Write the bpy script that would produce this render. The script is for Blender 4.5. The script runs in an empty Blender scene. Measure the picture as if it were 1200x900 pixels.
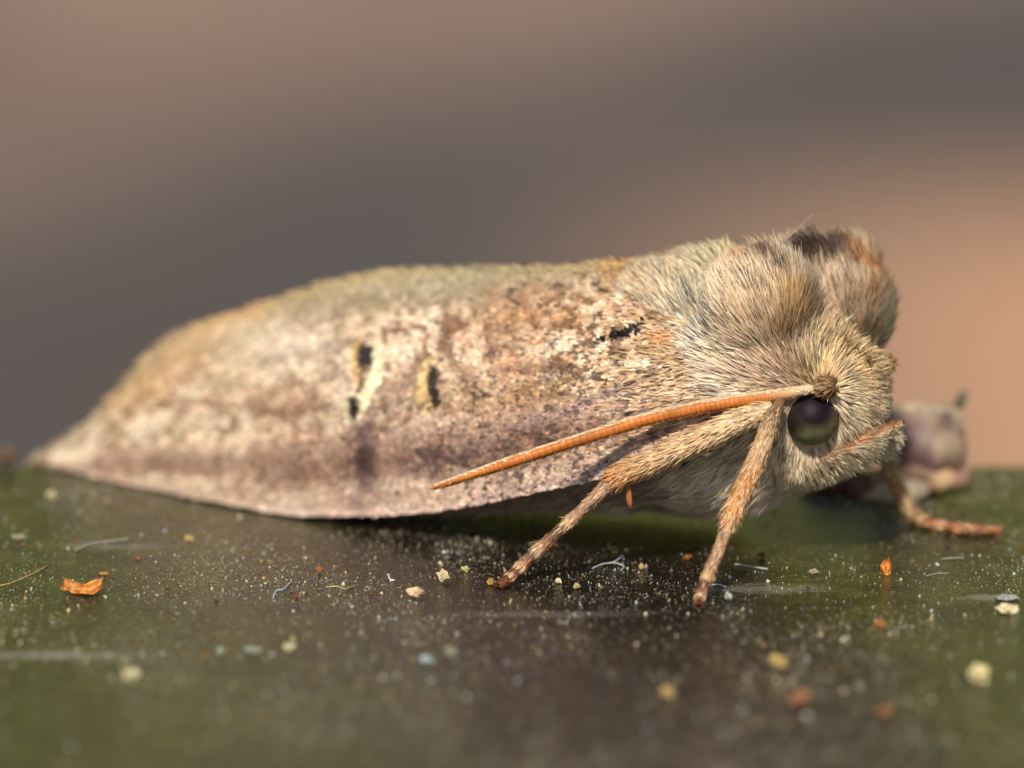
import bpy, bmesh, math, random
import numpy as np
from mathutils import Vector

sc = bpy.context.scene
C = sc.collection
sc.unit_settings.system = 'METRIC'
sc.unit_settings.scale_length = 0.01          # one unit is one centimetre
rng = np.random.default_rng(11)
R = math.radians

# ------------------------------------------------------------------ camera
TH, DIST, FRAME_W, ZC = R(11.0), 16.0, 3.0, 0.585
cam_d = bpy.data.cameras.new('camera'); cam = bpy.data.objects.new('camera', cam_d); C.objects.link(cam)
cam.location = (0, -DIST*math.cos(TH), ZC + DIST*math.sin(TH))
cam.rotation_euler = (math.pi/2 - TH, 0, 0)
cam_d.sensor_width = 36; cam_d.lens = 36*DIST/FRAME_W
cam_d.clip_start = 0.1; cam_d.clip_end = 20000
cam_d.dof.use_dof = True; cam_d.dof.focus_distance = DIST + 0.06
cam_d.dof.aperture_fstop = (cam_d.lens/1000)/0.45
cam_d.dof.aperture_blades = 0
sc.camera = cam

# ------------------------------------------------------------------ light
SUN_AZ, SUN_EL = math.atan2(-0.14, -0.85), R(43)   # azimuth measured from +Y towards +X
w = bpy.data.worlds.new('World'); sc.world = w; w.use_nodes = True
nt = w.node_tree; bg = nt.nodes['Background']
sky = nt.nodes.new('ShaderNodeTexSky'); sky.sky_type = 'NISHITA'; sky.sun_disc = False
sky.sun_elevation = SUN_EL; sky.sun_rotation = SUN_AZ
nt.links.new(sky.outputs[0], bg.inputs[0]); bg.inputs[1].default_value = 0.09
sun_d = bpy.data.lights.new('sun', 'SUN'); sun = bpy.data.objects.new('sun', sun_d); C.objects.link(sun)
sun_d.energy = 4.5; sun_d.angle = R(4); sun_d.color = (1.0, 0.93, 0.82)
sdir = Vector((math.sin(SUN_AZ)*math.cos(SUN_EL), math.cos(SUN_AZ)*math.cos(SUN_EL), math.sin(SUN_EL)))
sun.rotation_euler = sdir.to_track_quat('Z', 'Y').to_euler(); sun.location = sdir*40
sc.view_settings.view_transform = 'Standard'; sc.view_settings.look = 'None'
sc.view_settings.gamma = 1; sc.view_settings.exposure = 0.06

# ------------------------------------------------------------------ helpers
CAMP = np.array(cam.location); FW = np.array([0, math.cos(TH), -math.sin(TH)])
UP = np.array([0, math.sin(TH), math.cos(TH)]); RT = np.array([1.0, 0, 0])
def ray(px, py):
    s = FRAME_W/1200/DIST
    d = FW + RT*(px-600)*s - UP*(py-450)*s
    return d
def project(P):
    P = np.asarray(P, float) - CAMP
    z = P @ FW; k = DIST*1200/FRAME_W
    return 600 + k*(P @ RT)/z, 450 - k*(P @ UP)/z
def G(px, py, z=0.0):                         # photo measurement -> point on the board
    d = ray(px, py); t = (z-CAMP[2])/d[2]
    return CAMP + d*t
H0 = np.array([0.96, 0.30, 0.0])              # body midplane passes here
HEAD = R(28.5)
F = np.array([math.cos(HEAD), -math.sin(HEAD), 0]); NR = np.array([-math.sin(HEAD), -math.cos(HEAD), 0]); ZZ = np.array([0, 0, 1.0])
def W(px, py, b):                             # photo measurement -> point at lateral offset b from the moth's midplane
    d = ray(px, py); t = (b - NR @ (CAMP-H0))/(NR @ d)
    return CAMP + d*t
def side(P): return (np.asarray(P) - H0) @ NR
def lin(r, g, b):
    c = np.array([r, g, b])/255.0
    return np.where(c <= 0.04045, c/12.92, ((c+0.055)/1.055)**2.4)
def lerp(a, b, t): t = np.asarray(t)[..., None]; return a*(1-t) + b*t
def sstep(a, b, x): t = np.clip((x-a)/(b-a), 0, 1); return t*t*(3-2*t)
_tab = np.random.default_rng(5).random((256, 256))
def vnoise(x, y):
    xi = np.floor(x).astype(int); yi = np.floor(y).astype(int); fx = x-xi; fy = y-yi
    fx = fx*fx*(3-2*fx); fy = fy*fy*(3-2*fy)
    g = lambda i, j: _tab[i % 256, j % 256]
    return (g(xi, yi)*(1-fx)+g(xi+1, yi)*fx)*(1-fy) + (g(xi, yi+1)*(1-fx)+g(xi+1, yi+1)*fx)*fy
def fbm(x, y, o=4):
    s = 0; a = 0.5; n = 0
    for k in range(o):
        s = s + a*vnoise(x*2**k+17*k, y*2**k+31*k); n += a; a *= 0.5
    return s/n
def gain(c, k, cap=0.82):                      # brighter without a shift of hue
    return c*np.minimum(k, cap/np.maximum(c.max(1), 1e-4))[:, None]
def unit(v): return v/np.maximum(np.linalg.norm(v, axis=-1, keepdims=True), 1e-9)

def raw_mesh(name, verts, faces, cols=None, smooth=True):
    """verts (n,3); faces: list of (m,k) int arrays, k = 3 or 4"""
    me = bpy.data.meshes.new(name)
    verts = np.ascontiguousarray(verts, dtype=np.float32)
    me.vertices.add(len(verts)); me.vertices.foreach_set('co', verts.ravel())
    faces = [f for f in faces if len(f)]
    li = np.concatenate([f.ravel() for f in faces]).astype(np.int32)
    tot = np.concatenate([np.full(len(f), f.shape[1]) for f in faces]).astype(np.int32)
    st = np.concatenate([[0], np.cumsum(tot)[:-1]]).astype(np.int32)
    me.loops.add(len(li)); me.loops.foreach_set('vertex_index', li)
    me.polygons.add(len(tot)); me.polygons.foreach_set('loop_start', st); me.polygons.foreach_set('loop_total', tot)
    if smooth: me.polygons.foreach_set('use_smooth', np.ones(len(tot), dtype=bool))
    me.update(calc_edges=True); me.validate()
    if cols is not None:
        a = me.color_attributes.new('Col', 'FLOAT_COLOR', 'POINT')
        c4 = np.ones((len(verts), 4), dtype=np.float32); c4[:, :3] = np.clip(cols, 0.001, 1)
        a.data.foreach_set('color', c4.ravel())
    return me
def obj(name, me, mat=None, parent=None, kind=None):
    o = bpy.data.objects.new(name, me); C.objects.link(o)
    if mat is not None and me is not None: me.materials.append(mat)
    if parent is not None: o.parent = parent
    if kind: o['kind'] = kind
    return o
def tag(o, label, cat, group=None):
    o['label'] = label; o['category'] = cat
    if group: o['group'] = group
    return o

def strands(roots, dirs, nrm, length, width, c_root, c_tip, bend=None, seg=3, prof=None, flat=0.45):
    """tapered three-sided hairs -> verts, faces, cols"""
    N = len(roots); d = unit(dirs); s = unit(np.cross(d, nrm)); n2 = np.cross(s, d)
    if bend is None: bend = np.zeros_like(d)
    if prof is None: prof = [0.75, 1.0, 0.8, 0.08]
    T = np.linspace(0, 1, seg+1); V = []; Cc = []
    for k, t in enumerate(T):
        c = roots + d*(length*t)[:, None] + bend*(length*t*t)[:, None]
        r = (width*prof[k]*0.5)[:, None]
        V += [c + s*r, c - s*r, c + n2*r*flat*2]
        cc = c_root*(1-t) + c_tip*t; Cc += [cc, cc, cc]
    V = np.stack(V, 1).reshape(-1, 3); Cc = np.stack(Cc, 1).reshape(-1, 3)
    base = (np.arange(N)*(3*(seg+1)))[:, None]; Q = []
    for k in range(seg):
        for j in (1, 2):                        # open towards the skin
            a, b = 3*k+j, 3*k+(j+1) % 3
            Q.append(np.concatenate([base+a, base+b, base+b+3, base+a+3], 1))
    return V, np.concatenate(Q), Cc
def plates(roots, dirs, nrm, length, width, col):
    """flat overlapping wing scales, six points each"""
    N = len(roots); d = unit(dirs); s = unit(np.cross(d, nrm)); n2 = np.cross(s, d)
    L = length[:, None]; w_ = width[:, None]*0.5; V = []
    for t, k, h in ((0, 0.45, 0), (0.6, 1.0, 0.06), (1.0, 0.62, 0)):
        c = roots + d*L*t + n2*L*h
        V += [c + s*w_*k, c - s*w_*k]
    V = np.stack(V, 1).reshape(-1, 3)
    b = (np.arange(N)*6)[:, None]
    Q = np.concatenate([np.concatenate([b, b+1, b+3, b+2], 1), np.concatenate([b+2, b+3, b+5, b+4], 1)])
    return V, Q, np.repeat(col, 6, 0)
def join(parts):
    V, Q, Cc, off = [], [], [], 0
    for v, q, c in parts:
        V.append(v); Q.append(q+off); Cc.append(c); off += len(v)
    return np.concatenate(V), Q, np.concatenate(Cc)
def spline(pts, n):
    """Catmull-Rom through rows (position and radius alike)"""
    P = np.asarray(pts, float); P = np.vstack([2*P[0]-P[1], P, 2*P[-1]-P[-2]]); m = len(P)-3
    u = np.linspace(0, m-1e-6, n); i = u.astype(int); t = (u-i)[:, None]
    a, b, c, d = P[i], P[i+1], P[i+2], P[i+3]
    return 0.5*((2*b) + (c-a)*t + (2*a-5*b+4*c-d)*t*t + (3*b-a-3*c+d)*t**3)
def tube(path, rad, sides=12, cols=None, squash=None):
    path = np.asarray(path); n = len(path)
    tan = unit(np.gradient(path, axis=0)); ref = np.array([0.13, -1, 0.11])
    s = unit(np.cross(tan, ref)); u = np.cross(s, tan); V = []
    for k in range(sides):
        a = 2*math.pi*k/sides
        V.append(path + (s*math.cos(a) + u*math.sin(a))*np.asarray(rad)[:, None])
    V = np.stack(V, 1).reshape(-1, 3); Q = []
    i = np.arange(n-1)[:, None]*sides
    for k in range(sides):
        k2 = (k+1) % sides
        Q.append(np.concatenate([i+k, i+k2, i+k2+sides, i+k+sides], 1))
    V = np.vstack([V, path[0], path[-1]]); tri = []
    for k in range(sides):
        k2 = (k+1) % sides
        tri.append([k2, k, n*sides]); tri.append([(n-1)*sides+k, (n-1)*sides+k2, n*sides+1])
    Cc = None
    if cols is not None: Cc = np.vstack([np.repeat(cols, sides, 0), cols[:1], cols[-1:]])
    return V, [np.concatenate(Q), np.array(tri)], Cc

# ------------------------------------------------------------------ materials
def mat(name): 
    m = bpy.data.materials.new(name); m.use_nodes = True
    return m, m.node_tree, m.node_tree.nodes['Principled BSDF']
def attr_mat(name, rough=0.6, spec=0.35, trans=0.0, sheen=0.0, noise=0.0):
    m, t, p = mat(name)
    a = t.nodes.new('ShaderNodeAttribute'); a.attribute_name = 'Col'
    src = a.outputs['Color']
    if noise:
        nz = t.nodes.new('ShaderNodeTexNoise'); nz.inputs['Scale'].default_value = noise; nz.inputs['Detail'].default_value = 5
        tc = t.nodes.new('ShaderNodeTexCoord'); t.links.new(tc.outputs['Object'], nz.inputs['Vector'])
        mr = t.nodes.new('ShaderNodeMapRange'); mr.inputs[1].default_value = 0.25; mr.inputs[2].default_value = 0.75
        mr.inputs[3].default_value = 0.7; mr.inputs[4].default_value = 1.25; t.links.new(nz.outputs[0], mr.inputs[0])
        mx = t.nodes.new('ShaderNodeVectorMath'); mx.operation = 'SCALE'
        t.links.new(src, mx.inputs[0]); t.links.new(mr.outputs[0], mx.inputs['Scale']); src = mx.outputs[0]
        bp = t.nodes.new('ShaderNodeBump'); bp.inputs['Strength'].default_value = 0.35; bp.inputs['Distance'].default_value = 0.01
        t.links.new(nz.outputs[0], bp.inputs['Height']); t.links.new(bp.outputs[0], p.inputs['Normal'])
    t.links.new(src, p.inputs['Base Color'])
    p.inputs['Roughness'].default_value = rough; p.inputs['Specular IOR Level'].default_value = spec
    p.inputs['Sheen Weight'].default_value = sheen
    if trans:
        out = t.nodes['Material Output']; tr = t.nodes.new('ShaderNodeBsdfTranslucent'); t.links.new(src, tr.inputs['Color'])
        ms = t.nodes.new('ShaderNodeMixShader'); ms.inputs[0].default_value = trans
        t.links.new(p.outputs[0], ms.inputs[1]); t.links.new(tr.outputs[0], ms.inputs[2]); t.links.new(ms.outputs[0], out.inputs['Surface'])
    return m
M_fur = attr_mat('fur_scales', 0.45, 0.5, 0.32)
M_scale = attr_mat('wing_scales', 0.55, 0.4, 0.08)
M_cut = attr_mat('cuticle', 0.4, 0.5, 0.0, 0.0, 60)
M_horn = attr_mat('antenna_cuticle', 0.5, 0.3, 0.15)
M_wing = attr_mat('wing_membrane', 0.7, 0.2, 0.0, 0.0, 40)
M_crumb = attr_mat('crumb', 0.75, 0.3, 0.15, 0.0, 70)
M_dust = attr_mat('dust_grain', 0.6, 0.5, 0.1)
M_petal = attr_mat('petal', 0.5, 0.4, 0.25, 0.0, 14)

def nd(t, ty, **kw):
    n = t.nodes.new(ty)
    for k, v in kw.items(): setattr(n, k, v)
    return n
def noise(t, vec, scale, detail=4, rough=0.55):
    n = nd(t, 'ShaderNodeTexNoise'); n.inputs['Scale'].default_value = scale; n.inputs['Detail'].default_value = detail
    n.inputs['Roughness'].default_value = rough
    t.links.new(vec, n.inputs['Vector']); return n.outputs[0]
def mrange(t, x, a, b, c=0.0, d=1.0, smooth=True):
    n = nd(t, 'ShaderNodeMapRange'); n.interpolation_type = 'SMOOTHSTEP' if smooth else 'LINEAR'
    for k, v in zip((1, 2, 3, 4), (a, b, c, d)): n.inputs[k].default_value = v
    t.links.new(x, n.inputs[0]); return n.outputs[0]
def mixc(t, fac, a, b):
    n = nd(t, 'ShaderNodeMix', data_type='RGBA')
    for idx, v in ((0, fac), (6, a), (7, b)):
        if hasattr(v, 'is_linked'): t.links.new(v, n.inputs[idx])
        elif idx == 0: n.inputs[0].default_value = v
        else: n.inputs[idx].default_value = (*v, 1)
    return n.outputs[2]
def math_(t, op, a, b=None, clamp=False):
    n = nd(t, 'ShaderNodeMath', operation=op); n.use_clamp = clamp
    for i, v in enumerate((a, b)):
        if v is None: continue
        if hasattr(v, 'is_linked'): t.links.new(v, n.inputs[i])
        else: n.inputs[i].default_value = v
    return n.outputs[0]
def mapping(t, vec, scale=(1, 1, 1), rot=(0, 0, 0), loc=(0, 0, 0)):
    n = nd(t, 'ShaderNodeMapping'); n.inputs['Scale'].default_value = scale; n.inputs['Rotation'].default_value = rot
    n.inputs['Location'].default_value = loc; t.links.new(vec, n.inputs['Vector']); return n.outputs[0]

# ------------------------------------------------------------------ far ground, out of focus
GZ = -60.0
def build_ground():
    m, t, p = mat('earth')
    tc = nd(t, 'ShaderNodeTexCoord').outputs['Object']
    sx = nd(t, 'ShaderNodeSeparateXYZ'); t.links.new(tc, sx.inputs[0])
    n1 = noise(t, mapping(t, tc, (0.022, 0.010, 1)), 1.0, 4); n2 = noise(t, mapping(t, tc, (0.02, 0.012, 1), loc=(40, 9, 0)), 1.0, 4)
    c = mixc(t, mrange(t, n1, 0.3, 0.7), tuple(lin(122, 103, 93)), tuple(lin(156, 131, 117)))
    # a strip of grey gravel runs diagonally across the brown earth
    dist = math_(t, 'SUBTRACT', sx.outputs[1], math_(t, 'ADD', math_(t, 'MULTIPLY', sx.outputs[0], 1.75), 345.0))
    dist = math_(t, 'ADD', dist, math_(t, 'MULTIPLY', math_(t, 'SUBTRACT', n2, 0.5), 60.0))
    band = math_(t, 'MULTIPLY', mrange(t, dist, -120, -35), mrange(t, dist, 165, 45))
    c = mixc(t, band, c, tuple(lin(86, 81, 80)))
    c = mixc(t, math_(t, 'MULTIPLY', mrange(t, n2, 0.45, 0.75), 0.35), c, tuple(lin(92, 76, 68)))
    c = mixc(t, math_(t, 'MULTIPLY', mrange(t, sx.outputs[1], 430, 330), mrange(t, sx.outputs[0], -10, 40)), c, tuple(lin(196, 152, 120)))
    fine = noise(t, tc, 0.6, 5)
    c = mixc(t, mrange(t, fine, 0.3, 0.7, 0.0, 0.25), c, tuple(lin(70, 56, 46)))
    c = mixc(t, mrange(t, sx.outputs[2], GZ+1, GZ+12), c, mixc(t, n2, (0.13, 0.14, 0.026), (0.185, 0.185, 0.045)))
    t.links.new(c, p.inputs['Base Color']); p.inputs['Roughness'].default_value = 0.95; p.inputs['Specular IOR Level'].default_value = 0.1
    S = 6000; ys = [-S, 640]+list(np.linspace(660, 1300, 24))+[S]
    zs = [GZ, GZ]+[GZ+660*float(sstep(640, 1400, y))**1.1 for y in ys[2:-1]]+[GZ+640]  # unseen grassy rise, put here for its green reflection in the board
    V = np.array([[x, y, z] for y, z in zip(ys, zs) for x in (-S, S)]); k = np.arange(len(ys)-1)[:, None]*2
    me = raw_mesh('ground', V, [np.concatenate([k, k+1, k+3, k+2], 1)])
    o = obj('ground', me, m, kind='structure'); o['label'] = 'brown earth with a grey strip far behind, rising to an unseen grassy bank reflected in the board, out of focus'
build_ground()

# ------------------------------------------------------------------ painted board
Y_EDGE = G(1150, 539)[1]
def build_board():
    m, t, p = mat('olive_paint')
    tc = nd(t, 'ShaderNodeTexCoord').outputs['Object']
    sx = nd(t, 'ShaderNodeSeparateXYZ'); t.links.new(tc, sx.inputs[0]); X, Y = sx.outputs[0], sx.outputs[1]
    big = noise(t, tc, 1.3, 4); mid = noise(t, tc, 6, 5); fine = noise(t, tc, 45, 6, 0.7)
    c = mixc(t, mrange(t, big, 0.35, 0.65), tuple(lin(48, 51, 16)), tuple(lin(62, 62, 22)))
    c = mixc(t, mrange(t, mid, 0.40, 0.62, 0, 0.7), c, tuple(lin(26, 27, 13)))
    # the moth's purplish black reflection, painted into the colour of the middle
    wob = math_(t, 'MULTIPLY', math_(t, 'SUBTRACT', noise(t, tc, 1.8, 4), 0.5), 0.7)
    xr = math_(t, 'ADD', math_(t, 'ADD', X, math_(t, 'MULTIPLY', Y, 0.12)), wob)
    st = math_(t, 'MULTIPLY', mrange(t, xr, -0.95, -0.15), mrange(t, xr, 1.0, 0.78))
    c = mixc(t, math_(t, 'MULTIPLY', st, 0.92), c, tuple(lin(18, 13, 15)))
    # pale dust film and scrapes
    film = mrange(t, noise(t, mapping(t, tc, (5, 14, 5)), 1.0, 6, 0.7), 0.55, 0.78, 0, 0.16)
    scr = mrange(t, noise(t, mapping(t, tc, (1.6, 30, 1), rot=(0, 0, 0.08)), 1.0, 4, 0.6), 0.63, 0.76, 0, 0.4)
    c = mixc(t, film, c, tuple(lin(128, 120, 104)))
    c = mixc(t, scr, c, tuple(lin(140, 138, 128)))
    for (sx_, sy_), (rx, ry), k in (((60, 768), (.30, .06), .5), ((460, 562), (.25, .10), .25), ((1160, 700), (.10, .05), .5), ((900, 690), (.22, .08), .35), ((650, 720), (.35, .05), .25), ((130, 640), (.22, .06), .3)):
        g = G(sx_, sy_); mp_ = nd(t, 'ShaderNodeVectorMath', operation='LENGTH')
        t.links.new(mapping(t, tc, (1/rx, 1/ry, 0), loc=(-g[0]/rx, -g[1]/ry, 0)), mp_.inputs[0])
        edge = math_(t, 'ADD', mp_.outputs['Value'], math_(t, 'MULTIPLY', math_(t, 'SUBTRACT', noise(t, mapping(t, tc, (12, 40, 1)), 1.0, 5, .7), .5), 2.4))
        c = mixc(t, math_(t, 'MULTIPLY', mrange(t, edge, 1.1, .2), k), c, tuple(lin(150, 148, 136)))
    v = nd(t, 'ShaderNodeTexVoronoi'); v.inputs['Scale'].default_value = 70; t.links.new(tc, v.inputs['Vector'])
    sp = math_(t, 'MULTIPLY', mrange(t, v.outputs['Distance'], 0.30, 0.12), mrange(t, noise(t, tc, 9, 3), 0.45, 0.62))
    c = mixc(t, math_(t, 'MULTIPLY', sp, 0.5), c, tuple(lin(170, 155, 130)))
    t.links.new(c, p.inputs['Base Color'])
    t.links.new(math_(t, 'ADD', mrange(t, fine, 0.3, 0.7, 0.15, 0.30), math_(t, 'MULTIPLY', film, 0.9), True), p.inputs['Roughness'])
    p.inputs['Specular IOR Level'].default_value = 0.42
    bp = nd(t, 'ShaderNodeBump'); bp.inputs['Strength'].default_value = 0.25; bp.inputs['Distance'].default_value = 0.012
    t.links.new(math_(t, 'ADD', fine, math_(t, 'MULTIPLY', mid, 0.8)), bp.inputs['Height']); t.links.new(bp.outputs[0], p.inputs['Normal'])
    # section: flat top, rounded rear edge
    r = 0.12; sec = [(-7.0, -2.5), (-7.0, -0.12)]
    for k in range(7): a = math.pi - k*math.pi/12; sec.append((-7+r+r*math.cos(a), -r+r*math.sin(a)))
    for y in np.linspace(-6, Y_EDGE-r-0.05, 40): sec.append((y, 0))
    for k in range(9): a = math.pi/2 - k*math.pi/16; sec.append((Y_EDGE-r+r*math.cos(a), -r+r*math.sin(a)))
    sec.append((Y_EDGE, -2.5)); sec = np.array(sec); n = len(sec)
    xs = np.linspace(-9, 9, 61)
    V = np.array([[x, y, z] for x in xs for y, z in sec])
    Q = []
    for i in range(len(xs)-1):
        for k in range(n):
            k2 = (k+1) % n; Q.append([i*n+k, i*n+k2, (i+1)*n+k2, (i+1)*n+k])
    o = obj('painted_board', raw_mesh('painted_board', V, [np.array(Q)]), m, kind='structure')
    o['label'] = 'glossy olive painted board covered in dust, dark moth reflection painted into the middle'
build_board()

# ------------------------------------------------------------------ the moth
moth = obj('moth', None); moth.location = (0, 0, 0)
tag(moth, 'furry brown moth with folded mottled wings and orange antenna resting on the painted board', 'moth')

def ellipsoid(bm, c, ra, rb, rz, tilt=0.0, n=24):
    ret = bmesh.ops.create_uvsphere(bm, u_segments=n, v_segments=n//2+2, radius=1.0)
    for v in ret['verts']:
        a, b, z = v.co.x*ra, v.co.y*rb, v.co.z*rz
        a, z = a*math.cos(tilt)-z*math.sin(tilt), a*math.sin(tilt)+z*math.cos(tilt)
        v.co = Vector(c + F*a + NR*b + ZZ*z)
BODY = [  # centre, radii along the body, across, up, tilt
    (W(868, 445, 0.0), .40, .35, .33, 0),
    (W(852, 356, 0.03), .28, .23, .165, 0),
    (W(818, 352, 0.03), .25, .20, .135, 0),
    (W(888, 368, 0.14), .17, .19, .18, -.2),
    (W(942, 346, -0.14), .13, .15, .165, -.1),
    (W(978, 347, -0.24), .12, .16, .175, -.2),
    (W(992, 378, -0.18), .11, .17, .17, -.2),
    (W(994, 324, -0.25), .09, .13, .105, 0),
    (W(955, 320, -0.19), .09, .13, .105, 0),
    (W(985, 465, 0.0), .13, .19, .155, 0),
    (W(930, 505, 0.0), .22, .22, .17, 0),
    (W(840, 514, 0.0), .34, .30, .23, 0),
    (W(690, 500, 0.0), .60, .29, .245, 0),
    (W(470, 515, 0.0), .55, .22, .18, -.06),
]
def build_body():
    bm = bmesh.new()
    for c, a, b, z, tl in BODY: ellipsoid(bm, c, a, b, z, tl)
    me = bpy.data.meshes.new('body'); bm.to_mesh(me); bm.free()
    tmp = bpy.data.objects.new('tmp', me); C.objects.link(tmp)
    md = tmp.modifiers.new('r', 'REMESH'); md.mode = 'VOXEL'; md.voxel_size = 0.018
    s = tmp.modifiers.new('s', 'SMOOTH'); s.iterations = 12; s.factor = 0.5
    dg = bpy.context.evaluated_depsgraph_get(); out = bpy.data.meshes.new_from_object(tmp.evaluated_get(dg))
    bpy.data.objects.remove(tmp); out.name = 'body'
    n = len(out.vertices)
    a = out.color_attributes.new('Col', 'FLOAT_COLOR', 'POINT')
    a.data.foreach_set('color', np.tile(np.array([*lin(176, 150, 122), 1], dtype=np.float32), n))
    out.polygons.foreach_set('use_smooth', np.ones(len(out.polygons), dtype=bool))
    return obj('body', out, M_cut, moth), out
body, body_me = build_body()

def sample_mesh(me, count):
    me.calc_loop_triangles(); nv = len(me.vertices)
    co = np.empty(nv*3, dtype=np.float32); me.vertices.foreach_get('co', co); co = co.reshape(-1, 3).astype(float)
    no = np.empty(nv*3, dtype=np.float32); me.vertices.foreach_get('normal', no); no = no.reshape(-1, 3).astype(float)
    tr = np.empty(len(me.loop_triangles)*3, dtype=np.int32); me.loop_triangles.foreach_get('vertices', tr); tr = tr.reshape(-1, 3)
    A, B, D = co[tr[:, 0]], co[tr[:, 1]], co[tr[:, 2]]
    ar = np.linalg.norm(np.cross(B-A, D-A), axis=1); idx = rng.choice(len(tr), count, p=ar/ar.sum())
    u = rng.random(count); v = rng.random(count); f = u+v > 1; u[f] = 1-u[f]; v[f] = 1-v[f]
    w0 = (1-u-v)[:, None]; u = u[:, None]; v = v[:, None]; t = tr[idx]
    return w0*A[idx]+u*B[idx]+v*D[idx], unit(w0*no[t[:, 0]]+u*no[t[:, 1]]+v*no[t[:, 2]])

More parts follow.
